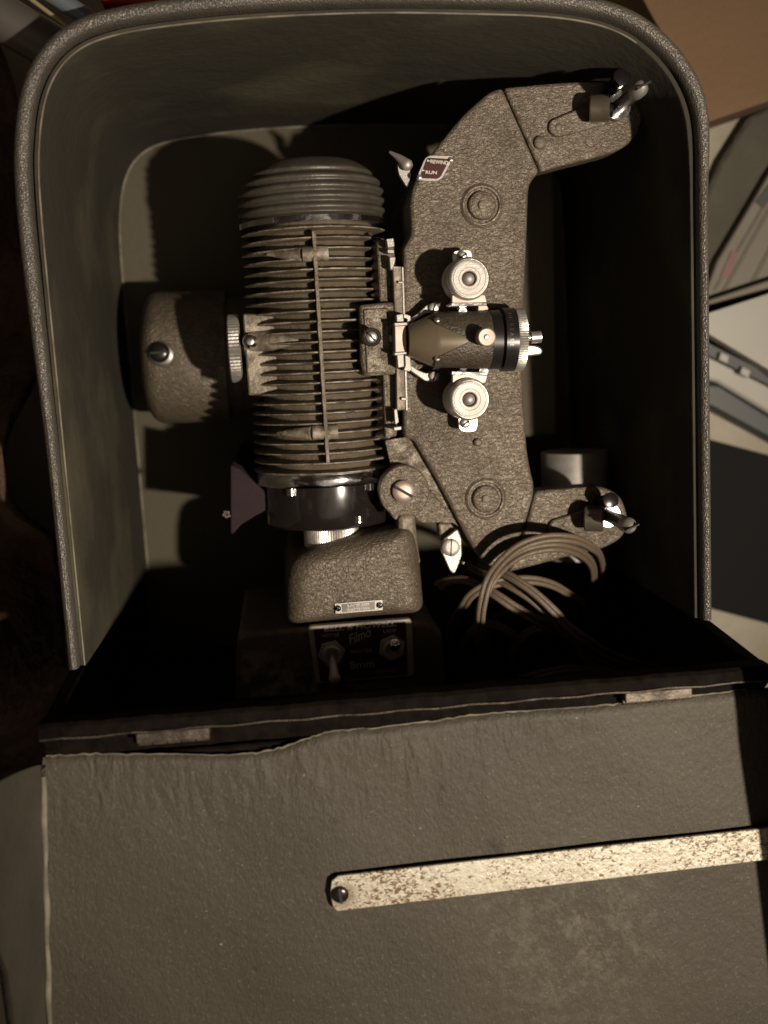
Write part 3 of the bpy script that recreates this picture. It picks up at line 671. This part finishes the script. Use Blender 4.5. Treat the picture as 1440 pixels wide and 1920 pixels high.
# -------- sprockets
def sprocket(u, v, flip):
    zt_ = ZP + .030
    s = disc('film_sprocket', u, v, zt_, 38, .029, M['nickel'], prj, 64, prof=lambda r, h: [(0, r * .55), (h * .35, r * .55), (h * .36, r * 1.06), (h * .50, r * 1.08), (h * .52, r * .86), (h * .78, r * .86), (h * .80, r * 1.05), (h * .93, r * 1.06), (h * .95, r), (h, r * .97), (h, r * .46), (h - .0006, r * .44), (h - .0006, 0)])
    disc('face_disc', u, v, zt_ + .0004, 35, .0008, M['satin'], s, 64, prof=lambda r, h: [(0, r), (h * .8, r), (h, r * .97), (h, r * .90), (h * .55, r * .885), (h * .55, r * .86), (h, r * .845), (h, r * .60), (h * .6, r * .585), (h * .6, r * .56), (h, r * .545), (h, r * .45), (0, r * .42)], bevel=0)
    disc('hub_dome', u, v, zt_ + .0022, 11, .003, M['satin'], s, prof=lambda r, h: [(0, r), (h * .5, r), (h * .8, r * .8), (h, r * .4), (h * 1.03, 0)])
    disc('hub_ring', u, v, zt_ + .0003, 17, .0008, M['copper'], s, prof=lambda r, h: [(0, r), (h, r), (h, r * .8), (0, r * .75)])
    k = -1 if flip else 1
    # film shoe beside the lens and the screwed ear on the far side
    sh = plate('film_shoe', [(u - 33, v + 30 * k), (u + 30, v + 30 * k), (u + 34, v + 46 * k), (u - 33, v + 48 * k)], zt_ - .004, .003, M['copper'], s, r=4, bevel=.0004)
    plate('shoe_edge', [(u - 34, v + 46 * k), (u + 33, v + 45 * k), (u + 33, v + 51 * k), (u - 34, v + 53 * k)], zt_ - .003, .014, M['chrome'], sh, r=1.5, bevel=.0004)
    ear = plate('ear_bracket', [(u - 32, v - 44 * k), (u - 28, v - 52 * k), (u + 2, v - 54 * k), (u + 6, v - 44 * k), (u + 4, v - 12 * k), (u - 28, v - 12 * k)] if not flip else
          [(u - 22, v + 40), (u - 20, v + 58), (u - 8, v + 62), (u + 12, v + 60), (u + 16, v + 42), (u + 10, v + 10), (u - 20, v + 10)], ZP + .010, .0016, M['nickel'], s, r=6, bevel=.0003)
    slotted('ear_screw', u - 12 if not flip else u - 8, v - 42 * k if not flip else v + 45, ZP + .0118, 9, .0012, M['nickel'], s, 30)
    disc('shoe_pivot', u + 26, v + 58 * k if not flip else v - 52, ZP + .012, 10, .012, M['chrome'] if flip else M['copper'], s)
    disc('shoe_stud', u - 12, v + 62 * k, ZP + .016, 9, .014, M['chrome'], s)
    return s
sprocket(880, 522, False); sprocket(881, 749, True)
# -------- lens assembly, axis along x
ZL = .163
yl0 = P(765, 639, ZL); yl1 = P(975, 637, ZL)
LX = Vector((yl1.x - yl0.x, yl1.y - yl0.y, 0)); LXL = LX.length; LX.normalize()
def lx(u): return (P(u, 638, ZL) - yl0).dot(LX)
sl = S(ZL)
bm = bmesh.new(); lathe(bm, yl0, LX, [(0, 0), (0, 28 * sl), (lx(772), 32 * sl), (lx(812), 50 * sl), (lx(820), 51 * sl), (lx(935), 51 * sl), (lx(935), 0)], 72)
ln = finish('lens_barrel', bm, M['tan'], prj, 40)
# crackle sleeve with a V-shaped opening towards the gate
bm = bmesh.new(); n = 96; ns = 40; u_ = Vector((0, 0, 1)); v_ = LX.cross(u_).normalized(); rs = 53.5 * sl
def notch(a):
    d = abs(a) / .62
    return lx(811) + (lx(876) - lx(811)) * max(0, 1 - d) if d < 1 else lx(811) - (lx(811) - lx(800)) * 0
grid = []
for i in range(n + 1):
    a = -math.pi + 2 * math.pi * i / n; s0 = notch(a - .02); row = []
    for j in range(ns + 1):
        x = s0 + (lx(925) - s0) * j / ns
        dd = u_ * math.cos(a) + v_ * math.sin(a)
        row.append((yl0 + LX * x + dd * rs, yl0 + LX * x + dd * (rs - .0006)))
    grid.append(row)
V1 = [[bm.verts.new(q[0]) for q in r] for r in grid]; V2 = [[bm.verts.new(q[1]) for q in r] for r in grid]
for i in range(n):
    for j in range(ns): bm.faces.new((V1[i][j], V1[i + 1][j], V1[i + 1][j + 1], V1[i][j + 1]))
    bm.faces.new((V1[i][0], V2[i][0], V2[i + 1][0], V1[i + 1][0]))
finish('lens_sleeve', bm, M['sleeve'], ln, 40)
for u, v in ((820, 600), (820, 672)): slotted('sleeve_screw', u, v, ZL + .0098, 6, .002, M['gunmetal'], ln, 0)
bm = bmesh.new(); lathe(bm, yl0 + LX * lx(916), LX, [(0, 50 * sl), (0, 54.5 * sl), (lx(934) - lx(916), 55 * sl), (lx(936) - lx(916), 50 * sl), (lx(938) - lx(916), 50 * sl), (lx(939) - lx(916), 59 * sl), (lx(962) - lx(916), 59 * sl), (lx(962) - lx(916), 0)], 80)
lr = finish('focus_ring', bm, M['gunmetal'], prj, 30)
lr.data.materials[0] = mat('black_ring', (.03, .028, .028), .3, .5, None, rvar=.1)
bm = bmesh.new(); lathe(bm, yl0 + LX * lx(962), LX, [(0, 0), (0, 57 * sl), (.0006, 58 * sl), (.0040, 58 * sl), (.0044, 52 * sl), (.0044, 0)], 160, 1, .0003)
finish('knurled_rim', bm, M['nickel'], lr, 20)
# engraved letters round the ring
def ring_text(s, u, rr, a0_, da):
    for i, ch in enumerate(s):
        if ch == ' ': continue
        cu = bpy.data.curves.new('t', 'FONT'); cu.body = ch; cu.extrude = .02; cu.align_x = 'CENTER'
        to = bpy.data.objects.new('t', cu); COL.objects.link(to)
        me = bpy.data.meshes.new_from_object(to.evaluated_get(bpy.context.evaluated_depsgraph_get())); bpy.data.objects.remove(to)
        a = a0_ + da * i; dd = u_ * math.cos(a) + v_ * math.sin(a); tt = -u_ * math.sin(a) + v_ * math.cos(a)
        b_ = bmesh.new(); b_.from_mesh(me)
        for v in b_.verts: v.co = yl0 + LX * lx(u) + dd * (rr + .00008 + v.co.z * .002) - tt * v.co.x * -.0022 - LX * (v.co.y - .35) * .0022 * -1
        chs.append(b_)
chs = []
ring_text('INCREASE', 948, 59 * sl, -.95, .16)
def join_b(bs):
    out = bmesh.new()
    for b_ in bs:
        me = bpy.data.meshes.new('x'); b_.to_mesh(me); out.from_mesh(me); b_.free()
    return out
finish('ring_lettering', join_b(chs), M['gunmetal'], lr)
lk = disc('lens_lock_knob', 913, 632, ZL + .0225, 17.5, .012, M['copper'], prj, prof=lambda r, h: [(0, r * .5), (h * .4, r * .5), (h * .42, r * .98), (h * .94, r), (h, r * .93), (h, 0)])
disc('knob_pin', 913, 632, ZL + .0232, 5, .001, M['chrome'], lk)
bm = bmesh.new(); p0 = P(978, 634, ZL - .002); lathe(bm, p0, Vector((1, .02, 0)), [(0, .0013), (.0042, .0013), (.0042, .0026), (.0086, .0026), (.0088, .002), (.0088, 0)], 24); finish('stop_screw', bm, M['nickel'], prj, 30)
plate('focus_lever', [(974, 652), (985, 646), (1010, 648), (1019, 656), (1016, 665), (1000, 667), (976, 669)], ZL - .004, .0035, M['nickel'], prj, r=7, bevel=.0012, seg=3)
# curved gate arms with their screws
for px, sc in (([(768, 598), (786, 586), (800, 572), (814, 566), (823, 572), (822, 584), (810, 588), (798, 588), (782, 598), (770, 608)], (814, 577)),
               ([(770, 684), (784, 694), (800, 700), (812, 694), (824, 698), (824, 710), (812, 717), (796, 714), (782, 704), (768, 694)], (815, 705))):
    ga = plate('gate_arm', px, ZP + .0085, .008, M['satin'], prj, r=4, bevel=.0008)
    slotted('arm_screw', *sc, ZP + .0105, 9.5, .002, M['nickel'], ga, 70)
# -------- reel spindles with their knobs
def spindle(u, v, par, ub, vb, lever, name='reel_spindle'):
    """u, v: pixel of the tip; ub, vb: where the collar meets the arm"""
    b = P(ub, vb, ZP); t = P(u, v, ZP + .040)
    d = t - b; L_ = d.length
    bm = bmesh.new(); lathe(bm, b, d, [(0, .0048), (.002, .0050), (.004, .0044), (.0062, .0044), (.0066, .0030), (L_ * .79, .0031), (L_ * .81, .0033)], 28)
    s = finish(name, bm, M['gunmetal'], prj, 35)
    bm = bmesh.new(); lathe(bm, b + d.normalized() * L_ * .80, d, [(0, .0031), (.0006, .0034), (L_ * .15, .0034), (L_ * .19, .0026), (L_ * .25, .0010), (L_ * .255, 0)], 28); tp = finish('spindle_tip', bm, M['satin'], s, 50)
    bm = bmesh.new(); lathe(bm, b + d.normalized() * .006, d, [(0, .0036), (0, .0054), (.0018, .0054), (.0018, .0036)], 36); finish('spindle_collar', bm, M['chrome'], s)
    bm = bmesh.new(); box(bm, b + d.normalized() * L_ * 1.045, .0062, .0007, .003, .4); finish('slot', bm, M['slot'], s)
    return s
s1 = spindle(1203, 163, arm1, 1150, 208, 1)
s2 = spindle(1182, 987, arm2, 1132, 962, 1)
for (s, ku, kv, bu, bv, tu, tv) in ((s1, 1116, 204, 1150, 206, 1142, 172), (s2, 1106, 972, 1134, 962, 1124, 942)):
    c = P(ku, kv, ZP + .012)
    bm = bmesh.new(); lathe(bm, P(ku - 10, kv, ZP + .008), Vector((1, -.05, .35)), [(0, 0), (0, .0052), (.0006, .0058), (.0080, .0058), (.0086, .0052), (.0086, 0)], 32); finish('clutch_drum', bm, M['bronze'], s)
    bm = bmesh.new(); tube(bm, [P(ku, kv, ZP + .008), P(bu, bv, ZP + .010)], .0030, 14); finish('clutch_link', bm, M['screw'], s)
    bm = bmesh.new(); lathe(bm, P(tu, tv, ZP + .001), Vector((.1, .2, 1)), [(0, .0030), (.010, .0030), (.011, .0036), (.014, .0036), (.0145, .002)], 20); finish('release_button', bm, M['screw'], s)
# -------- diamond label and small levers
dl = plate('direction_plate', [(799, 291), (852, 292), (826, 341), (779, 338)], ZP + .0011, .0012, M['satin'], prj, r=[12, 8, 14, 8], bevel=.0002)
plate('enamel_field', [(801, 295.5), (844, 298), (824, 335.5), (786, 334)], ZP + .0013, .0004, M['maroon'], dl, r=[4, 4, 8, 2], bevel=0)
zq = ZP + .00142
text('REWIND', (807, 306), (840, 309), zq, 6.5, M['letter'], dl, off=.02)
text('RUN', (798, 326), (819, 327), zq, 6, M['letter'], dl, off=.02)
for px in ([(801, 299), (807, 302), (801, 303)], [(791, 317), (797, 320), (791, 321)]): plate('arrow_mark', px, zq + .0001, .0003, M['letter'], dl, bevel=0)
for u, v in ((846, 299), (787, 332)): slotted('plate_rivet', u, v, ZP + .0022, 4.5, .0008, M['nickel'], dl, 20)
bm = bmesh.new()
tube(bm, spline([P(731, 285, .142), P(748, 296, .144), P(762, 308, .146), P(770, 314, .147)], 6), [.0006 + .0020 * min(1, i / 12) * (1 - max(0, i - 14) * .13) for i in range(19)], 14)
tl = finish('thumb_lever', bm, M['satin'], prj, 60)
plate('lever_stem', [(745, 306), (752, 303), (771, 320), (770, 334), (765, 352), (760, 346), (748, 326)], .143, .004, M['satin'], tl, r=5, bevel=.0012, seg=3)
dk = plate('diamond_lever', [(858, 992), (865, 1010), (866, 1040), (861, 1062), (852, 1076), (845, 1072), (826, 1030), (832, 1012)], ZP - .006, .003, M['satin'], prj, r=4, bevel=.0006)
dk.data.materials[0] = mat('cream_plated', (.86, .82, .66), .35, .35, [('noise', 700, .0002, ONE)])
sc = slotted('lever_screw', 846, 1027, ZP - .0046, 17.5, .0018, M['satin'], dk, 85, dome=.08, sw=.06)
plate('lever_bracket', [(822, 982), (852, 980), (868, 1000), (850, 1010), (826, 1016)], ZP - .012, .01, M['paint_plain'], prj, bevel=.001)
disc('small_fitting', 868, 1055, ZP - .01, 4, .006, M['chrome'], prj)

# ================================================================== loose things in the case
cord = empty('power_cord', P(1000, 1150, .1), 'brown twin flex power cord coiled beside the projector base', 'cord')
def flex(name, pts, r=.00122, sep=.00115):
    w_ = [P(u, v, z) for u, v, z in pts]; c = spline(w_, 9); K = len(c)
    A, B = [], []
    for i, p in enumerate(c):
        t = (c[min(i + 1, K - 1)] - c[max(i - 1, 0)]).normalized(); s = t.cross(Z).normalized()
        tw = .45 + .5 * math.sin(i * .07)
        s = (s * math.cos(tw) + Z * math.sin(tw)).normalized()
        A.append(p + s * sep); B.append(p - s * sep)
    bm = bmesh.new(); tube(bm, A, r, 10); tube(bm, B, r, 10)
    return finish(name, bm, M['cord'], cord, 80)
flex('cord_loop', [(960, 1300, .07), (925, 1296, .10), (914, 1275, .13), (904, 1215, .155), (901, 1166, .165), (906, 1125, .168), (917, 1087, .168), (940, 1054, .170), (977, 1024, .172), (1026, 1009, .172), (1075, 1011, .168), (1109, 1026, .155), (1126, 1044, .135), (1131, 1085, .10), (1120, 1130, .08)])
flex('cord_loop', [(950, 1304, .06), (912, 1270, .12), (898, 1210, .15), (897, 1160, .16), (908, 1118, .163), (930, 1078, .163), (962, 1048, .165), (1000, 1031, .166), (1050, 1026, .164), (1092, 1040, .150), (1112, 1066, .125), (1112, 1110, .09)])
flex('cord_loop', [(880, 1062, .12), (915, 1078, .138), (955, 1098, .148), (996, 1124, .153), (1034, 1158, .156), (1068, 1194, .156), (1112, 1228, .152), (1180, 1256, .145)], .0012, .0012)
flex('cord_loop', [(822, 1098, .110), (840, 1089, .120), (868, 1087, .130), (902, 1099, .140), (932, 1117, .148), (977, 1147, .152), (1026, 1174, .152), (1062, 1194, .14), (1084, 1225, .12), (1076, 1270, .10), (1010, 1300, .08)], .0013, .0013)
flex('cord_loop', [(900, 1052, .13), (925, 1066, .145), (962, 1084, .155), (1000, 1110, .160), (1037, 1144, .163), (1067, 1177, .165), (1097, 1199, .165), (1142, 1228, .160), (1214, 1252, .150), (1290, 1262, .13)], .0013, .0013)
flex('cord_loop', [(980, 1302, .07), (912, 1285, .08), (876, 1272, .09), (852, 1245, .10), (843, 1200, .115), (850, 1168, .125), (869, 1136, .138), (884, 1116, .143), (912, 1099, .145), (955, 1089, .145), (1000, 1088, .143), (1037, 1097, .138), (1067, 1114, .13), (1094, 1133, .118), (1106, 1160, .10), (1100, 1210, .08)])
flex('cord_loop', [(1080, 1290, .05), (1000, 1290, .05), (940, 1260, .055), (915, 1200, .06), (940, 1150, .065), (1010, 1140, .06), (1060, 1180, .055), (1070, 1230, .05), (1030, 1262, .045), (960, 1250, .04)])
flex('cord_loop', [(900, 1292, .10), (862, 1250, .11), (872, 1200, .125), (915, 1170, .13), (965, 1195, .13), (985, 1240, .12), (960, 1286, .10)], .0013, .0012)
flex('cord_loop', [(1000, 1296, .12), (960, 1240, .125), (985, 1190, .13), (1040, 1180, .13), (1080, 1215, .13), (1120, 1255, .13), (1190, 1268, .12)], .0013, .0012)
flex('cord_loop', [(930, 1290, .13), (1000, 1268, .14), (1070, 1255, .145), (1140, 1262, .14), (1200, 1256, .14)], .0013, .0012)
can = recentre(tag(finish('metal_can', (lambda b: (lathe(b, P(1076, 846, .080), Vector((-.01, -1, 0)), [(0, 0), (0, .0168), (.0006, .0172), (.056, .0172), (.0565, .0168), (.0565, 0)], 64), b)[1])(bmesh.new()), M['satin']),
    'silver metal can lying under the lower reel arm of the projector', 'can'))
bm = bmesh.new()
pts_ = [(432, 872), (450, 880), (472, 900), (505, 930), (512, 950), (478, 968), (452, 984), (438, 1000), (432, 1002)]
prism(bm, pp(pts_, .122), .0, .122); recentre(tag(finish('purple_box', bm, M['purple'], bevel=.0012), 'purple cloth covered box wedged under the black drum of the projector', 'box'))
bm = bmesh.new()
for k in range(7):
    a = k * 1.3; c = P(425, 964, .122)
    tube(bm, [c + Vector((.0006 * math.cos(a), .0006 * math.sin(a), 0)), c + Vector((.0010 * math.cos(a + 1), .0014 * math.sin(a + 1), .0009)), c + Vector((.0019 * math.cos(a + 2), .0017 * math.sin(a + 2), .0006))], .0004, 6)
recentre(tag(finish('frayed_string', bm, M['cord']), 'tiny pale frayed knot at the edge of the purple box', 'string'))

# ================================================================== surroundings
ZG = -.006
bm = bmesh.new(); prism(bm, [(-1.2, -1.2), (1.4, -1.2), (1.4, 1.2), (-1.2, 1.2)], ZG - .02, ZG)
g = finish('floor', bm, M['tile']); g['kind'] = 'structure'
def thing_plate(name, px, z, th, m, label, cat, bevel=.001, r=0):
    return recentre(tag(plate(name, px, z, th, M[m], None, r=r, bevel=bevel), label, cat))
cb = empty('cardboard_box', P(1500, 60, 0), 'brown cardboard box standing beyond the top right corner of the case', 'box')
plate('box_panel', [(1130, -140), (1700, -200), (1700, 100), (1318, 232), (1240, 60)], .060, .003, M['card'], cb, bevel=.0006)
bm = bmesh.new(); pts_ = pp([(1135, -138), (1697, -197), (1697, 98), (1320, 229), (1242, 58)], .0570); prism(bm, pts_, ZG, .0568); finish('box_body', bm, M['card_edge'], cb, bevel=.0006)
thing_plate('shadow_sheet', [(1300, 420), (1352, 300), (1405, 216), (1560, 150), (1560, 380), (1440, 400), (1330, 640), (1250, 640)], .004, .008, 'shadow_sheet', 'olive grey sheet standing in for the shadow band on the floor right of the case', 'shadow', .003)  # shadow right of the case, painted as a flat dark sheet
gb = empty('printed_box', P(1400, 480, 0), 'grey box printed with lines and a pink patch right of the case', 'box')
plate('box_panel', [(1320, 560), (1345, 490), (1400, 398), (1440, 330), (1480, 270), (1620, 240), (1620, 466), (1440, 521)], .012, .016, M['grey_paper'], gb, bevel=.001)
def stroke(a, b, wd, z, m, par, name):
    a = P(*a, z); b = P(*b, z); d = (b - a).normalized(); s = d.cross(Z) * wd * .5
    bm = bmesh.new(); prism(bm, [a + s, b + s, b - s, a - s], z - .0006, z); return finish(name, bm, m, par)
stroke((1340, 545), (1440, 375), .0018, .0126, M['line'], gb, 'printed_line')
stroke((1356, 548), (1470, 345), .0022, .0126, M['line'], gb, 'printed_line')
stroke((1412, 528), (1480, 400), .0024, .0126, M['line'], gb, 'printed_line')
stroke((1424, 385), (1450, 350), .006, .0129, M['slate'], gb, 'printed_mark')
plate('printed_patch', [(1350, 520), (1372, 470), (1386, 474), (1364, 522)], .0128, .0006, M['pink'], gb, r=4, bevel=0)
wb = empty('white_appliance', P(1420, 650, 0), 'off white plastic appliance with a dark slot right of the case', 'appliance')
plate('lid', [(1270, 606), (1440, 549), (1560, 512), (1560, 790), (1440, 692), (1334, 629), (1270, 590)], .028, .012, M['white'], wb, bevel=.002, r=3)
plate('front_panel', [(1270, 582), (1440, 526), (1560, 488), (1560, 520), (1440, 553), (1270, 610)], .022, .026, M['grey_paper'], wb, bevel=.001)
plate('dark_slot', [(1270, 600), (1440, 690), (1560, 770), (1560, 810), (1440, 724), (1270, 640)], .014, .014, M['slate'], wb, bevel=.001)
plate('foot_panel', [(1270, 630), (1440, 716), (1560, 790), (1560, 850), (1440, 774), (1345, 717), (1270, 700)], .010, .016, M['white'], wb, bevel=.002)
for u, v in ((1352, 668), (1392, 695)): plate('slot_tab', [(u, v - 8), (u + 16, v), (u + 12, v + 14), (u - 4, v + 6)], .018, .006, M['white'], wb, bevel=.0005)
thing_plate('dark_bar', [(1280, 712), (1350, 720), (1440, 776), (1560, 850), (1560, 890), (1440, 822), (1335, 766), (1270, 740)], .012, .018, 'slate', 'dark slate grey plastic bar between the white appliance and the black mat', 'bar', .002)
thing_plate('rubber_mat', [(1200, 790), (1334, 825), (1440, 853), (1600, 895), (1600, 1212), (1440, 1170), (1334, 1142), (1200, 1106)], .0, .006, 'mat', 'black ribbed rubber mat on the tiles right of the case', 'mat', .001)
# left side: dark blanket, tubes and a red thing
bm = bmesh.new(); rows = []
for i in range(60):
    row = []
    for j in range(90):
        u = -420 + 640 * i / 59; v = 60 + 1500 * j / 89
        if u > 60 + v * .08: u = 60 + v * .08
        p = P(u, v, 0); z = .05 + .095 * (.5 + .5 * math.sin(u * .021 + v * .006)) * (.5 + .5 * math.sin(v * .017 - u * .008 + 1)) + .004 * math.sin(u * .05 + v * .043)
        row.append(bm.verts.new((p.x, p.y, z)))
    rows.append(row)
for A, B in zip(rows, rows[1:]):
    for j in range(89):
        try: bm.faces.new((A[j], A[j + 1], B[j + 1], B[j]))
        except ValueError: pass
o = recentre(tag(finish('blanket', bm, M['blanket'], None, 80), 'dark brown crumpled blanket along the left side of the case', 'blanket'))
s_ = o.modifiers.new('s', 'SOLIDIFY'); s_.thickness = .004
def rod(name, a, b, z, r, m, label, cat):
    bm = bmesh.new(); tube(bm, [P(*a, z), P(*b, z)], r, 24); recentre(tag(finish(name, bm, M[m]), label, cat))
rod('grey_tube', (-120, -40), (150, 120), .15, .0095, 'tube', 'thick grey metal tube beyond the top left corner of the case', 'tube')
rod('blue_grey_tube', (20, -60), (190, 50), .165, .0035, 'bluetube', 'thin blue grey shiny tube beyond the top left corner', 'tube')
rod('brass_rod', (20, -30), (140, 60), .165, .0009, 'brass', 'thin pale brass rod between the two grey tubes', 'rod')
recentre(tag(plate('red_lid', [(170, -60), (290, -70), (290, 12), (190, 8)], .16, .02, M['red'], None, r=10, bevel=.002), 'small bright red plastic lid beyond the top edge of the case', 'lid'))

# ================================================================== light, world, camera
Wd = bpy.data.worlds.new('World'); C.world = Wd; Wd.use_nodes = True
bg = Wd.node_tree.nodes['Background']; bg.inputs['Strength'].default_value = 1
# a dim room: nearly black with a few soft warm patches added for the bright metal to mirror
wn = Wd.node_tree.nodes; wl_ = Wd.node_tree.links
wt = wn.new('ShaderNodeTexCoord'); wz = wn.new('ShaderNodeTexNoise'); wz.inputs['Scale'].default_value = 2.6; wz.inputs['Detail'].default_value = 1
wl_.new(wt.outputs['Generated'], wz.inputs['Vector'])
wr = wn.new('ShaderNodeValToRGB'); e_ = wr.color_ramp.elements; e_[0].position = .56; e_[1].position = .66
e_[0].color = (.018, .0112, .008, 1); e_[1].color = (.32, .26, .20, 1)
wl_.new(wz.outputs['Fac'], wr.inputs['Fac'])
nv = wn.new('ShaderNodeVectorMath'); nv.operation = 'NORMALIZE'; wl_.new(wt.outputs['Generated'], nv.inputs[0])
dv = wn.new('ShaderNodeVectorMath'); dv.operation = 'DOT_PRODUCT'; dv.inputs[1].default_value = Vector((.05, -.25, 1)).normalized(); wl_.new(nv.outputs[0], dv.inputs[0])
dm = wn.new('ShaderNodeMapRange'); dm.inputs['From Min'].default_value = .90; dm.inputs['From Max'].default_value = .98; wl_.new(dv.outputs['Value'], dm.inputs['Value'])  # added overhead glow, mirrored by flat metal and the switch panel
n3 = wn.new('ShaderNodeTexNoise'); n3.inputs['Scale'].default_value = 5; wl_.new(wt.outputs['Generated'], n3.inputs['Vector'])
m3 = wn.new('ShaderNodeMapRange'); m3.inputs['From Min'].default_value = .35; m3.inputs['From Max'].default_value = .65; m3.inputs['To Min'].default_value = .45; wl_.new(n3.outputs['Fac'], m3.inputs['Value'])
mm_ = wn.new('ShaderNodeMath'); mm_.operation = 'MULTIPLY'; wl_.new(dm.outputs['Result'], mm_.inputs[0]); wl_.new(m3.outputs['Result'], mm_.inputs[1])
wm = wn.new('ShaderNodeMix'); wm.data_type = 'RGBA'; wl_.new(mm_.outputs[0], wm.inputs['Factor']); wl_.new(wr.outputs['Color'], wm.inputs[6]); wm.inputs[7].default_value = (.55, .46, .37, 1)
wl_.new(wm.outputs[2], bg.inputs['Color'])
ld = bpy.data.lights.new('hand_lamp', 'SPOT'); ld.spot_size = math.radians(58); ld.spot_blend = 1; ld.energy = 47; ld.shadow_soft_size = .012; ld.color = (1, .865, .70)
lo = bpy.data.objects.new('hand_lamp', ld); COL.objects.link(lo); lo.location = (.37, -.154, 1.0); lo.rotation_euler = (Vector((.075, -.05, .15)) - Vector(lo.location)).to_track_quat('-Z', 'Y').to_euler()
cd = bpy.data.cameras.new('camera'); co = bpy.data.objects.new('camera', cd); COL.objects.link(co); C.camera = co
cd.sensor_width = 36; cd.sensor_fit = 'AUTO'; cd.lens = FP * 36 / 1920; cd.clip_start = .01; cd.clip_end = 20
co.matrix_world = Matrix.Translation(CAM) @ RC.to_4x4()
cd.dof.use_dof = True; cd.dof.focus_distance = .455; cd.dof.aperture_fstop = 6.3
C.view_settings.view_transform = 'Standard'; C.view_settings.look = 'None'; C.view_settings.exposure = 0; C.view_settings.gamma = 1
C.render.engine = 'CYCLES'
